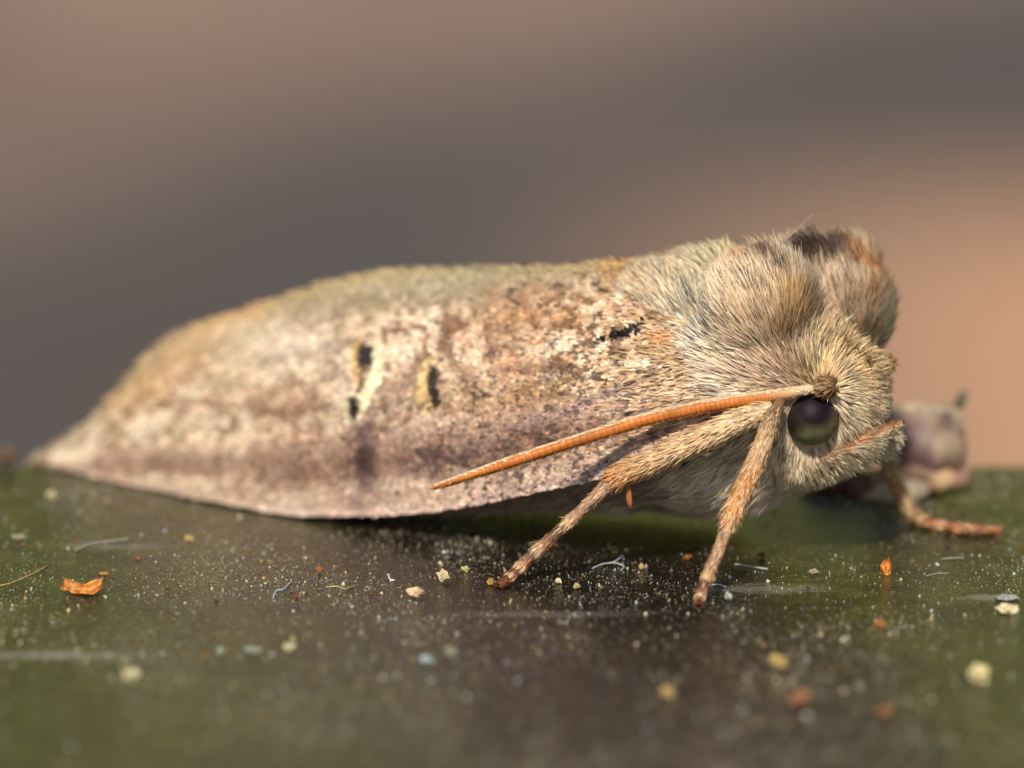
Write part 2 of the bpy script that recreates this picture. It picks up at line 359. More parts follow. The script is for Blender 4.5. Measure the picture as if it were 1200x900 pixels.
EYE = W(951, 489, 0.175); EYE_R = 0.083
def blob(P, c, r): return np.exp(-np.sum((P-c)**2, 1)/(2*r*r))
def build_fur():
    P, N = sample_mesh(body_me, 330000)
    a = (P-H0) @ F; b = side(P); z = P[:, 2]
    hc = W(985, 470, 0.0); ha = (hc-H0) @ F
    # behind the thorax only the flanks below the wings carry hair
    a_th = (W(760, 420, 0.0)-H0) @ F
    keep = (a > a_th) | (z < 0.30)
    thin = np.where((b < -0.12) & (a < ha-0.28), 0.30, 1.0)*np.where(a < a_th, 0.45, 1.0)   # sparser where the wings and body hide the coat
    keep &= rng.random(len(P)) < thin
    keep &= np.linalg.norm(P-EYE, axis=1) > EYE_R*0.97
    keep &= np.linalg.norm(P-(EYE-2*NR*side(EYE)), axis=1) > EYE_R*0.97
    P, N, a, b, z = P[keep], N[keep], a[keep], b[keep], z[keep]
    n = len(P)
    Pm = P - NR[None]*(np.minimum(b, 0)*2)[:, None]           # mirrored to the near side
    # fields
    neck = W(940, 452, 0.20)
    d_th = unit(Pm - neck)                                     # fans back from the neck
    d_th = unit(d_th + 0.35*ZZ*sstep(0.45, 0.8, z)[:, None])
    headw = sstep(ha-0.17, ha-0.09, a)*sstep(0.83, 0.70, z)
    fc = W(966, 458, 0.16); d_hd = unit(Pm-fc)
    low = sstep(0.52, 0.42, z)
    d_hd = unit(d_hd + 0.5*F - low[:, None]*0.4*ZZ)
    belly = sstep(0.42, 0.26, z)
    d_be = unit(-0.75*F[None] - 0.55*ZZ[None] + 0.25*NR[None])
    d = lerp(lerp(d_th, np.tile(d_be, (n, 1)), belly*(1-headw)), d_hd, headw)
    flip = b < 0
    d[flip] -= 2*(d[flip] @ NR)[:, None]*NR[None]
    d = d - N*np.sum(d*N, 1)[:, None]                          # lay along the skin
    lift = 0.08 + 0.17*rng.random(n) + 0.22*headw
    prx, pry = project(P)
    def on_coat(x, y, px_=prx, py_=pry, Q=P):                 # where the coat lies at a spot measured in the photograph
        k = np.nonzero((px_-x)**2+(py_-y)**2 < 36)[0]
        return Q[k[np.argmin(Q[k, 1])]] if len(k) else None
    rdg = np.zeros(n)
    for q in ((918, 308, .17), (938, 330, .13), (940, 362, .13), (928, 395, .17)): c_ = on_coat(*q[:2]); rdg = np.maximum(rdg, blob(P, c_ if c_ is not None else W(*q), .032))
    lift = lift + .28*rdg
    cl = fbm(P[:, 0]*9+P[:, 2]*7, P[:, 1]*9-P[:, 2]*8, 3)-0.5
    cl2 = fbm(P[:, 0]*9+40, P[:, 2]*9+P[:, 1]*6, 3)-0.5
    d = unit(unit(d) + N*lift[:, None] + rng.normal(0, 0.09, (n, 3)) + cl[:, None]*0.7*F + cl2[:, None]*0.7*ZZ)
    d = unit(d + (fbm(P[:, 0]*26+P[:, 1]*15, P[:, 2]*26, 2)-.5)[:, None]*.75*np.cross(N, d) )
    bend = -N*0.10 + rng.normal(0, 0.05, (n, 3))
    L = (0.055 + 0.055*rng.random(n))*(1 - 0.35*headw*sstep(.66, .52, z))*(1-0.15*belly)*(1+.30*rdg)
    wd = 0.0034 + 0.0034*rng.random(n)
    # colours, chosen where the middle of the hair lies
    Pc = P + d*(L*0.65)[:, None]
    ref = lambda *c: lin(*c)
    base = lerp(ref(222, 200, 168), ref(156, 128, 98), np.clip(fbm(P[:, 0]*7, P[:, 2]*7+P[:, 1]*5, 3)*2.2-0.75, 0, 1))
    pcx, pcy = project(Pc)
    def put(x, y, col, k, r):
        nonlocal base
        c = on_coat(x, y, pcx, pcy, Pc)
        if c is not None: base = lerp(base, ref(*col), np.clip(blob(Pc, c, r)*k, 0, 1))
    for a_ in (
        (812, 385, (212, 198, 176), 0.9, .10), (835, 470, (206, 192, 170), 0.9, .13), (795, 335, (160, 152, 124), 0.7, .06), (806, 392, (150, 156, 154), 0.6, .03),
        (850, 282, (172, 158, 118), 0.9, .07), (820, 300, (128, 124, 100), 0.7, .05), (890, 285, (120, 100, 78), 0.8, .035), (905, 288, (74, 56, 44), 1.1, .024), (925, 298, (78, 60, 48), 1.0, .022),
        (890, 350, (204, 172, 142), 0.7, .09), (880, 420, (196, 168, 142), 0.6, .10), (915, 440, (150, 124, 104), 0.8, .05), (945, 425, (120, 98, 78), 0.8, .03),
        (942, 338, (238, 196, 138), 1.5, .030), (934, 360, (234, 190, 134), 1.1, .026), (926, 390, (220, 172, 122), 0.7, .026),
        (950, 280, (70, 52, 38), 1.4, .055), (985, 276, (66, 46, 34), 1.5, .045), (1000, 300, (130, 96, 66), .8, .04), (1010, 288, (116, 80, 52), 1.1, .04), (1028, 308, (176, 120, 66), 1.3, .045), (1034, 345, (170, 126, 84), 1.0, .04),
        (985, 330, (150, 126, 106), 0.9, .06), (975, 365, (186, 158, 128), 0.7, .05), (1000, 360, (112, 90, 74), 0.7, .03), (1022, 385, (120, 94, 76), 0.8, .04),
        (1000, 412, (228, 194, 140), 1.2, .075), (968, 432, (222, 188, 134), 1.0, .045), (1020, 430, (214, 180, 132), 0.9, .05),
        (1000, 480, (228, 206, 170), 1.0, .07), (1025, 470, (196, 170, 136), 0.7, .05), (966, 450, (120, 84, 56), 0.9, .022)):
        put(*a_)
    base = lerp(base, ref(214, 196, 172), belly*0.85*(1-headw))
    dark = np.clip(1.2-base.mean(1)/.12, 0, 1)
    base = lerp(base, ref(150, 126, 104), sstep(a_th+.1, a_th-.1, a)*.8)
    # every hair differs a little
    v = np.exp(rng.normal(0, 0.28, n)); hue = rng.normal(0, 0.018, (n, 3))
    base = gain(base, 1.6*(1-.45*dark), .80)*v[:, None]*(1+hue)
    tf = fbm(P[:, 0]*22+P[:, 1]*13, P[:, 2]*22-P[:, 1]*9, 2); dk = rng.random(n) < (0.10+0.42*sstep(.58, .75, tf))*(1-belly); base[dk] *= 0.36
    lt = (rng.random(n) < 0.12) & (dark < .25); base[lt] = base[lt]*0.5 + ref(236, 220, 190)*0.5
    Ld = L*np.where(rng.random(n) < 0.006, 1.3, 1)
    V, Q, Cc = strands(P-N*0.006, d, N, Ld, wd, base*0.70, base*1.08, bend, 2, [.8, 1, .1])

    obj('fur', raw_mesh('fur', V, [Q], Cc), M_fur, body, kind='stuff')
build_fur()

# stray bristles standing out of the coat
def bristle(pts, r=0.0022, col=(214, 190, 160)):
    p = spline(pts, 14); rad = r*np.linspace(1, 0.25, 14)
    V, Q, Cc = tube(p, rad, 5, np.tile(lin(*col), (14, 1)))
    return obj('bristle', raw_mesh('bristle', V, Q, Cc), M_fur, body)
bristle([W(918, 283, .1), W(935, 268, .1), W(952, 251, .1)])
bristle([W(1028, 428, -.1), W(1040, 424, -.12), W(1056, 422, -.14)], 0.0014, (120, 90, 70))
bristle([W(1022, 438, -.08), W(1034, 444, -.08), W(1046, 450, -.08)], 0.002, (240, 226, 200))

# ---------------- wings
TOP = [(838, 318), (790, 311), (730, 311), (660, 315), (590, 317), (520, 318), (455, 321), (395, 332), (330, 352), (265, 373), (212, 392), (175, 419), (145, 455), (105, 496), (68, 523), (42, 541)]
BOT = [(852, 520), (800, 543), (735, 556), (668, 568), (605, 582), (545, 593), (485, 601), (420, 604), (350, 603), (285, 597), (228, 588), (178, 579), (135, 570), (98, 562), (65, 555), (44, 548)]
BB = [.36, .42, .45, .45, .44, .42, .39, .36, .32, .28, .24, .19, .15, .10, .06, .02]
NU, NV = 150, 56
def wing_grid():
    T = spline([list(W(x, y, 0.012)) for x, y in TOP], NU)
    B = spline([list(W(x, y, b)) for (x, y), b in zip(BOT, BB)], NU)
    v = np.linspace(0, 1, NV)
    S = np.zeros((NU, NV, 3)); chord = np.linalg.norm(B-T, axis=1)
    ax = unit(np.gradient(T, axis=0)); nrm = unit(np.cross(B-T, ax)); nrm *= np.sign((nrm @ NR))[:, None]
    for j, q in enumerate(v):
        bul = (math.sin(math.pi*q**0.92))**1.25 * 0.17
        S[:, j] = T*(1-q) + B*q + nrm*(chord*bul*np.interp(np.linspace(0, 1, NU), [0, .55, .8, 1], [1, 1, .6, .2]))[:, None]
    # shallow folds along the veins
    uu = np.linspace(0, 1, NU)[:, None]
    rip = 0.010*np.sin(v[None]*34+uu*3)*np.sin(math.pi*v)[None]*(chord[:, None])
    S += nrm[:, None]*rip[..., None]
    S[..., 2] = np.maximum(S[..., 2], 0.012)
    return S
WG = wing_grid()
def segd(x, y, p, q):
    p = np.array(p, float); q = np.array(q, float); d = q-p
    t = np.clip(((x-p[0])*d[0]+(y-p[1])*d[1])/(d @ d), 0, 1)
    return np.hypot(x-p[0]-t*d[0], y-p[1]-t*d[1])
def wing_colour(x, y, v, jit=True):
    """forewing pattern over its own chart (measured in photo units), v runs from inner margin to costa"""
    n = len(x); r = lin
    xw = x + (fbm(x/40, y/40)-0.5)*18; yw = y + (fbm(x/40+9, y/40+5)-0.5)*18
    c = lerp(np.tile(r(212, 184, 154), (n, 1)), np.tile(r(200, 168, 140), (n, 1)), sstep(250, 420, xw))
    c = lerp(c, r(200, 160, 120), sstep(500, 620, xw))
    st = fbm(x/46+3, v*15+x/120, 5)                              # streaky mottling towards the tip
    wl = sstep(380, 560, x); m = fbm(x/(34-14*wl), v*17, 5)*.42 + fbm(x/8, y/7, 4)*.58; f = fbm(x/7, y/7, 3)
    c = lerp(c, r(226, 206, 178), sstep(0.50, 0.66, st)*0.6*sstep(620, 420, xw))
    c = lerp(c, r(132, 96, 70), sstep(0.50, 0.38, st)*0.7*sstep(620, 460, xw))
    c = lerp(c, r(228, 206, 178), sstep(0.52, 0.60, m)*(.45+.3*wl))
    c = lerp(c, r(108, 74, 50), sstep(0.51, 0.42, m)*(.72+.2*wl))
    # gold and grey-green ridge
    rid = sstep(0.30, 0.05, v + (fbm(x/30, y/30)-0.5)*0.2)
    c = lerp(c, r(160, 146, 114), rid*0.75*sstep(780, 640, xw)); c = lerp(c, r(164, 142, 98), sstep(0.07, 0.0, v)*0.8*sstep(150, 300, xw))
    c = lerp(c, r(150, 142, 116), np.exp(-((xw-560)/80)**2)*sstep(0.35, 0.1, v)*0.6)
    c = lerp(c, r(198, 150, 92), sstep(690, 740, xw)*sstep(0.2, 0.05, v)*0.6)
    c = lerp(c, r(196, 150, 92), np.exp(-(segd(xw, yw, (300, 360), (150, 470))/22)**2)*0.5)
    # brown fields
    def el(cx, cy, rx, ry, col, k):
        nonlocal c
        c = lerp(c, r(*col), np.clip(k*np.exp(-(((xw-cx)/rx)**2+((yw-cy)/ry)**2)), 0, 1))
    el(660, 520, 75, 22, (134, 92, 58), 0.9); el(560, 540, 70, 22, (104, 74, 62), 0.95); el(440, 540, 40, 34, (112, 80, 66), 0.9)
    el(320, 545, 70, 20, (158, 120, 96), 0.6); el(600, 440, 45, 60, (178, 130, 94), 0.5); el(250, 430, 60, 30, (176, 146, 112), 0.5)
    el(330, 410, 45, 25, (150, 134, 118), 0.45); el(620, 360, 60, 30, (182, 136, 96), 0.6); el(240, 520, 80, 25, (222, 190, 152), 0.3)
    el(500, 470, 60, 40, (186, 158, 134), 0.5); el(640, 480, 90, 26, (150, 112, 80), .45); el(370, 480, 40, 30, (160, 128, 102), .45); el(395, 420, 22, 50, (150, 130, 112), 0.4); el(720, 470, 60, 20, (216, 182, 138), 0.5)
    el(560, 470, 40, 30, (214, 178, 136), 0.5)
    el(330, 400, 60, 26, (232, 216, 190), .4); el(300, 450, 60, 22, (230, 208, 178), .3); el(340, 470, 40, 22, (150, 112, 82), .4); el(270, 415, 40, 16, (150, 122, 92), .5)
    # purple grey costa and veins
    c = lerp(c, r(150, 116, 100), sstep(0.62, 0.75, v)*sstep(.92, .8, v)*.6); c = lerp(c, r(194, 164, 142), sstep(0.84, 0.94, v)*0.7); c = lerp(c, r(208, 176, 160), sstep(0.96, 1.0, v)*0.7)
    for p, q, k, wv in (((790, 440), (665, 482), .9, 5), ((665, 482), (480, 556), .55, 9), ((800, 520), (560, 592), .5, 7), ((435, 500), (425, 590), .7, 9), ((700, 410), (560, 440), .25, 5)):
        c = lerp(c, r(134, 108, 104), np.exp(-(segd(xw, yw, p, q)/wv)**2)*k)
    c = lerp(c, r(84, 60, 54), np.exp(-(segd(xw, yw, (432, 510), (440, 560))/7)**2)*0.8)
    # ragged dark smudges below the marks and along the lower front
    rg = sstep(.43, .55, fbm(x/13+31, y/11+7, 4))
    for cx, cy, rx, ry, k in ((432, 535, 22, 40, 1.0), (560, 545, 55, 18, 1.0), (625, 520, 40, 14, .9), (500, 530, 45, 16, .7), (690, 505, 50, 12, .7), (330, 560, 60, 14, .5), (600, 400, 26, 40, .45), (560, 470, 22, 30, .4), (660, 440, 30, 18, .45)):
        c = lerp(c, r(72, 50, 46), np.clip(k*rg*np.exp(-(((xw-cx)/rx)**2+((yw-cy)/ry)**2)), 0, 1))
    # clustered dark scales
    spk = fbm(x/6+3, y/6+8, 2); zone = sstep(470, 620, x)*sstep(0.02, 0.15, v)
    rnd = rng.random(n) if jit else np.full(n, .5)
    pr = sstep(0.60, 0.80, spk)*(0.45+1.4*sstep(.42, .6, fbm(x/30+5, y/26, 2)))*zone + sstep(.62, .8, fbm(x/8+70, y/8, 2))*sstep(.5, .68, v)*sstep(360, 450, x)*.7
    c = lerp(c, r(70, 48, 38), (rnd < pr*.9)*0.85)
    # the two discal marks
    cr = r(238, 220, 178); brk = sstep(.30, .48, fbm(x/7+11, y/7, 3)); bk = r(44, 32, 24)
    d = np.minimum(segd(xw, yw, (450, 402), (449, 432)), segd(xw, yw, (449, 432), (426, 482)))
    c = lerp(c, cr, sstep(10.5, 6, d)*(.55+.45*brk)); d = segd(xw, yw, (424, 402), (424, 450)); c = lerp(c, r(206, 160, 92), sstep(8, 3, d)*0.8)
    c = lerp(c, cr, sstep(9, 4, segd(xw, yw, (414, 470), (416, 490)))*0.7)
    c = lerp(c, bk, sstep(11, 7.5, segd(xw, yw, (434, 410), (435, 421)))); c = lerp(c, r(74, 54, 34), sstep(5, 3, segd(xw, yw, (431, 430), (424, 462)))*0.8)
    c = lerp(c, r(36, 30, 24), sstep(7.5, 5, segd(xw, yw, (419, 472), (420, 487))))
    c = lerp(c, r(226, 188, 122), sstep(16, 9, segd(xw, yw, (514, 430), (508, 472)))*(.35+.5*brk))
    c = lerp(c, bk, sstep(11, 7.5, np.hypot(xw-518, (yw-438)*0.75))); c = lerp(c, bk, sstep(8, 5, segd(xw, yw, (516, 450), (515, 472)))); c = lerp(c, bk, sstep(4.5, 3, np.hypot(xw-499, yw-476)))
    c = gain(c, 1.07, .92)
    if jit:
        c = c*np.exp(rng.normal(0, 0.27, n))[:, None]*(1+rng.normal(0, 0.04, (n, 3)))
        dk = (rng.random(n) < 0.035*sstep(430, 620, x)); c[dk] *= 0.3
    return c
def build_wing(mirror):
    S = WG.copy().reshape(-1, 3); px, py = project(S)
    vv = np.tile(np.linspace(0, 1, NV), NU)
    Cw = wing_colour(px, py, vv, False)*0.7
    def mir(P): return P - 2*(side(P))[:, None]*NR[None] if mirror else P
    def mirv(d): return d - 2*(d @ NR)[:, None]*NR[None] if mirror else d
    n3 = np.cross(np.gradient(WG, axis=0), np.gradient(WG, axis=1)); n3 = unit(n3)
    if (n3[NU//2, NV//2] @ NR) < 0: n3 = -n3
    Nf = n3.reshape(-1, 3); th = 0.006
    V = np.vstack([mir(S), mir(S-Nf*th)])
    i, j = np.meshgrid(np.arange(NU-1), np.arange(NV-1), indexing='ij'); a = (i*NV+j).ravel()
    q = np.stack([a, a+NV, a+NV+1, a+1], 1); q2 = q[:, ::-1]+len(S)
    rim = np.concatenate([np.arange(NU)*NV, (NU-1)*NV+np.arange(NV), (np.arange(NU)*NV+NV-1)[::-1], np.arange(NV)[::-1]])
    rq = np.stack([rim[:-1], rim[1:], rim[1:]+len(S), rim[:-1]+len(S)], 1)
    if mirror: q, q2, rq = q[:, ::-1], q2[:, ::-1], rq[:, ::-1]
    wing = obj('forewing', raw_mesh('forewing', V, [q, q2, rq], np.vstack([Cw, Cw*0.8])), M_wing, moth)
    # overlapping scales
    cnt = 20000 if mirror else 90000
    du = np.linalg.norm(np.gradient(WG, axis=0), axis=2); dv = np.linalg.norm(np.gradient(WG, axis=1), axis=2); A = (du*dv)[:-1, :-1].ravel()
    idx = rng.choice(len(A), cnt, p=A/A.sum()); I, J = idx//(NV-1), idx % (NV-1); fu, fv = rng.random(cnt)[:, None], rng.random(cnt)[:, None]
    bil = lambda Z: (Z[I, J]*(1-fu)+Z[I+1, J]*fu)*(1-fv)+(Z[I, J+1]*(1-fu)+Z[I+1, J+1]*fu)*fv
    P = bil(WG); N = unit(bil(n3)); tu = unit(bil(np.gradient(WG, axis=0))); tv = unit(bil(np.gradient(WG, axis=1)))
    v = ((J+fv[:, 0])/(NV-1)); x, y = project(P)
    col = wing_colour(x+rng.normal(0, 1.6, cnt), y+rng.normal(0, 1.6, cnt), v)
    near = sstep(560, 800, x)
    d = unit(tu + tv*(rng.normal(0, 0.16, cnt))[:, None] + N*(0.16+0.16*rng.random(cnt)+0.10*near)[:, None])
    L = (0.016+0.010*rng.random(cnt))*(1+0.6*near*rng.random(cnt)); wd = 0.007+0.004*rng.random(cnt)
    k = 1.7 if mirror else 1.0
    Vs, Qs, Cs = plates(mir(P+N*0.001), mirv(d), mirv(N), L*k, wd*k, col)
    parts = [(Vs, Qs, Cs)]
    obj('scales', raw_mesh('scales', Vs, [Qs], Cs, smooth=False), M_scale, wing, kind='stuff')
    # raised black tuft near the wing base and the ragged fringe along the edge
    Pd, Nd_, xd, yd, td, nrd = P, N, x, y, tu, near
    dd = segd(x, y, (710, 404), (757, 388)); sel = np.nonzero(dd < 2.2+3.0*np.clip((x-705)/50, 0, 1))[0]; tr_ = np.random.default_rng(21); tt_ = np.linspace(0, 1, 54)+tr_.normal(0, .012, 54); gx, gy = 708+49*tt_, 404-16*tt_+tr_.normal(0, 1, 54)*(1.2+1.6*tt_)
    sel = np.array([np.argmin((x-p_)**2+(y-q_)**2) for p_, q_ in zip(gx, gy)])
    P, N = P[sel], N[sel]; cnt = len(sel)
    d = unit(-F*0.5 + ZZ*0.6 + N*0.45 + rng.normal(0, .32, (cnt, 3)))
    cb = np.tile(lin(26, 22, 20), (cnt, 1))
    Vt, Qt, Ct = strands(mir(P), mirv(d), mirv(N), 0.014+0.028*rng.random(cnt), 0.007+0.007*rng.random(cnt), cb, cb*1.2, None, 3, [0.6, 1, 1, 0.5])
    obj('black_tuft', raw_mesh('black_tuft', Vt, [Qt], Ct), M_scale, wing, kind='stuff')
    # soft golden fringe where the two wings meet along the back
    m = 2200; ui = rng.random(m)*(NU-2); I2 = ui.astype(int); P = WG[I2, 0]+(WG[I2+1, 0]-WG[I2, 0])*(ui-I2)[:, None]; T = unit(np.gradient(WG, axis=0)[I2, 0])
    xx, yy = project(P); cc = wing_colour(xx, yy, np.zeros(m)+.02)*1.1
    d = unit(T+ZZ*(.15+.25*rng.random(m))[:, None]+rng.normal(0, .12, (m, 3)))
    Vf, Qf, Cf = strands(mir(P-ZZ*.006), mirv(d), mirv(np.tile(NR, (m, 1))), .03+.03*rng.random(m), .006+.004*rng.random(m), cc*.85, cc*1.1, None, 2, [.8, 1, .15])
    obj('ridge_fringe', raw_mesh('ridge_fringe', Vf, [Qf], Cf), M_fur, wing, kind='stuff')
    # long hair-like scales over the wing root
    pr = (dd > 12)*sstep(690, 830, xd)**1.5*np.exp(-((yd-400)/90)**2); sel = np.nonzero(rng.random(len(pr)) < pr*.5)[0]; m = len(sel)
    P, N, T = Pd[sel], Nd_[sel], td[sel]
    cc = wing_colour(xd[sel], yd[sel], np.full(m, .5)); g = rng.random(m)[:, None]; cc = cc*(1-.7*g)+.7*g*lin(240, 210, 160)
    cc = lerp(cc, lin(236, 170, 84), np.exp(-(((xd[sel]-790)/26)**2+((yd[sel]-398)/9)**2))*.8)
    cc = lerp(cc, lin(150, 148, 130), np.exp(-(((xd[sel]-800)/30)**2+((yd[sel]-350)/22)**2))*.8)
    d = unit(T+N*(.18+.2*rng.random(m))[:, None]+rng.normal(0, .14, (m, 3)))
    Vh, Qh, Ch = strands(mir(P), mirv(d), mirv(N), .035+.04*rng.random(m), .005+.004*rng.random(m), cc*.85, cc*1.1, None, 2, [.8, 1, .15])
    obj('root_hair', raw_mesh('root_hair', Vh, [Qh], Ch), M_fur, wing, kind='stuff')
    return wing
build_wing(False); build_wing(True)

# ---------------- hindwings, folded away below the forewings
def build_hindwing(mirror):
    top = [(800, 480), (700, 490), (600, 500), (500, 510), (400, 525), (300, 545)]
    bot = [(815, 578), (740, 592), (660, 598), (580, 602), (500, 603), (420, 600)]
    n, m = 60, 14
    T = spline([list(W(x, y, .22)) for x, y in top], n); B = spline([list(W(x, y, b)) for (x, y), b in zip(bot, (.24, .22, .20, .18, .16, .14))], n)
    if mirror: B[:, 2] = np.interp(np.linspace(0, 1, n), [0, .07, .16, 1], [.16, .06, .02, .02])  # unseen far hindwing lowered to the board to block the reflection under the belly
    q = np.linspace(0, 1, m); S = T[:, None]*(1-q)[None, :, None]+B[:, None]*q[None, :, None]
    S = S + NR*(.05*np.sin(math.pi*q)[None, :, None] + .010*np.sin(np.linspace(0, 22, n))[:, None, None]*q[None, :, None])
    S = S.reshape(-1, 3); S[:, 2] = np.maximum(S[:, 2], .012)
    if mirror: S = S - 2*side(S)[:, None]*NR[None]
    V = np.vstack([S, S-NR*.006]); i, j = np.meshgrid(np.arange(n-1), np.arange(m-1), indexing='ij'); a = (i*m+j).ravel(); f = np.stack([a, a+m, a+m+1, a+1], 1)
    rim = np.concatenate([np.arange(n)*m, (n-1)*m+np.arange(m), (np.arange(n)*m+m-1)[::-1], np.arange(m)[::-1]]); rq = np.stack([rim[:-1], rim[1:], rim[1:]+len(S), rim[:-1]+len(S)], 1)
    col = lerp(np.tile(lin(168, 146, 122), (len(V), 1)), lin(112, 92, 78), np.clip(fbm(V[:, 0]*14, V[:, 2]*14, 3)*1.8-.4, 0, 1))
    o = obj('hindwing', raw_mesh('hindwing', V, [f, f[:, ::-1]+len(S), rq], col), M_wing, moth)
    if not mirror:
        k = 5000; I = rng.integers(0, n-1, k); Jj = rng.integers(0, m-1, k); g = S.reshape(n, m, 3)
        P = g[I, Jj]+(g[I+1, Jj]-g[I, Jj])*rng.random((k, 1))+(g[I, Jj+1]-g[I, Jj])*rng.random((k, 1))
        c = lerp(np.tile(lin(190, 166, 138), (k, 1)), lin(120, 98, 82), rng.random(k))
        V, Q, Cc = strands(P, unit(-F-.25*ZZ+NR*.15+rng.normal(0, .12, (k, 3))), np.tile(NR, (k, 1)), .03+.03*rng.random(k), .005+.003*rng.random(k), c*.9, c, None, 2, [.8, 1, .2])
        obj('wing_hair', raw_mesh('wing_hair', V, [Q], Cc), M_fur, o, kind='stuff')
build_hindwing(False); build_hindwing(True)

# ---------------- eyes
def build_eye(s):
    c = EYE if s > 0 else EYE - 2*NR*side(EYE)
    bm = bmesh.new(); bmesh.ops.create_icosphere(bm, subdivisions=5, radius=EYE_R)
    me = bpy.data.meshes.new('eye'); bm.to_mesh(me); bm.free()
    me.polygons.foreach_set('use_smooth', np.ones(len(me.polygons), dtype=bool))
    m, t, p = mat('compound_eye')
    tc = nd(t, 'ShaderNodeTexCoord').outputs['Object']
    def dark(dirv, r0, r1):
        n = nd(t, 'ShaderNodeVectorMath', operation='DISTANCE'); t.links.new(tc, n.inputs[0]); n.inputs[1].default_value = tuple(unit(np.array(dirv))*EYE_R)
        return mrange(t, n.outputs['Value'], r0, r1)
    sx = nd(t, 'ShaderNodeSeparateXYZ'); t.links.new(tc, sx.inputs[0])
    nz = noise(t, tc, 30, 4)
    c0 = mixc(t, mrange(t, math_(t, 'ADD', sx.outputs[2], math_(t, 'MULTIPLY', math_(t, 'SUBTRACT', nz, .5), .06)), -0.055, 0.02), tuple(lin(108, 108, 72)), tuple(lin(90, 74, 56)))
    c0 = mixc(t, mrange(t, nz, 0.4, 0.7, 0, .5), c0, tuple(lin(62, 54, 44)))
    rgt = 1 if s > 0 else -1
    c0 = mixc(t, dark((0.02, -0.82, 0.55), 0.092, 0.040), c0, tuple(lin(24, 14, 22)))  # pseudopupil and the shaded top, painted in as one dark area
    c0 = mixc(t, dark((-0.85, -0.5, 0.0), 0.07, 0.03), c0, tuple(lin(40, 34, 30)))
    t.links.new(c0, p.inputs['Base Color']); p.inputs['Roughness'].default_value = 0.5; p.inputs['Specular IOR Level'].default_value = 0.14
    v = nd(t, 'ShaderNodeTexVoronoi'); v.inputs['Scale'].default_value = 190; t.links.new(tc, v.inputs['Vector'])
    bp = nd(t, 'ShaderNodeBump'); bp.invert = True; bp.inputs['Strength'].default_value = 0.3; bp.inputs['Distance'].default_value = 0.002
    t.links.new(v.outputs['Distance'], bp.inputs['Height']); t.links.new(bp.outputs[0], p.inputs['Normal'])
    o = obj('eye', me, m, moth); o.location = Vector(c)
    if s > 0: o['label'] = 'olive green compound eye with a pseudopupil painted dark purple'
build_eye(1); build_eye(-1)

def lashes(name, parent, roots, dirs, length, width, col):
    n = len(roots); V, Q, Cc = strands(np.array(roots), np.array(dirs), np.tile(np.array([0, -1, .2]), (n, 1))+rng.normal(0, .1, (n, 3)), np.array(length), np.array(width), col*0.9, col, rng.normal(0, .12, (n, 3)))
    return obj(name, raw_mesh(name, V, [Q], Cc), M_fur, parent, kind='stuff')
lr = [W(x, y, .20) for x, y in ((914, 484), (913, 494), (912, 503), (918, 480), (915, 508), (966, 458), (970, 460))]
lashes('lash', body, lr, [RT*1+NR*.5+ZZ*.15*k for k in (1.2, .3, -1.6, 2, -2)]+[-ZZ+NR*.6, -ZZ+NR*.6+RT*.3], [.03]*5+[.03, .03], [.004]*7, np.tile(lin(240, 228, 205), (7, 1)))

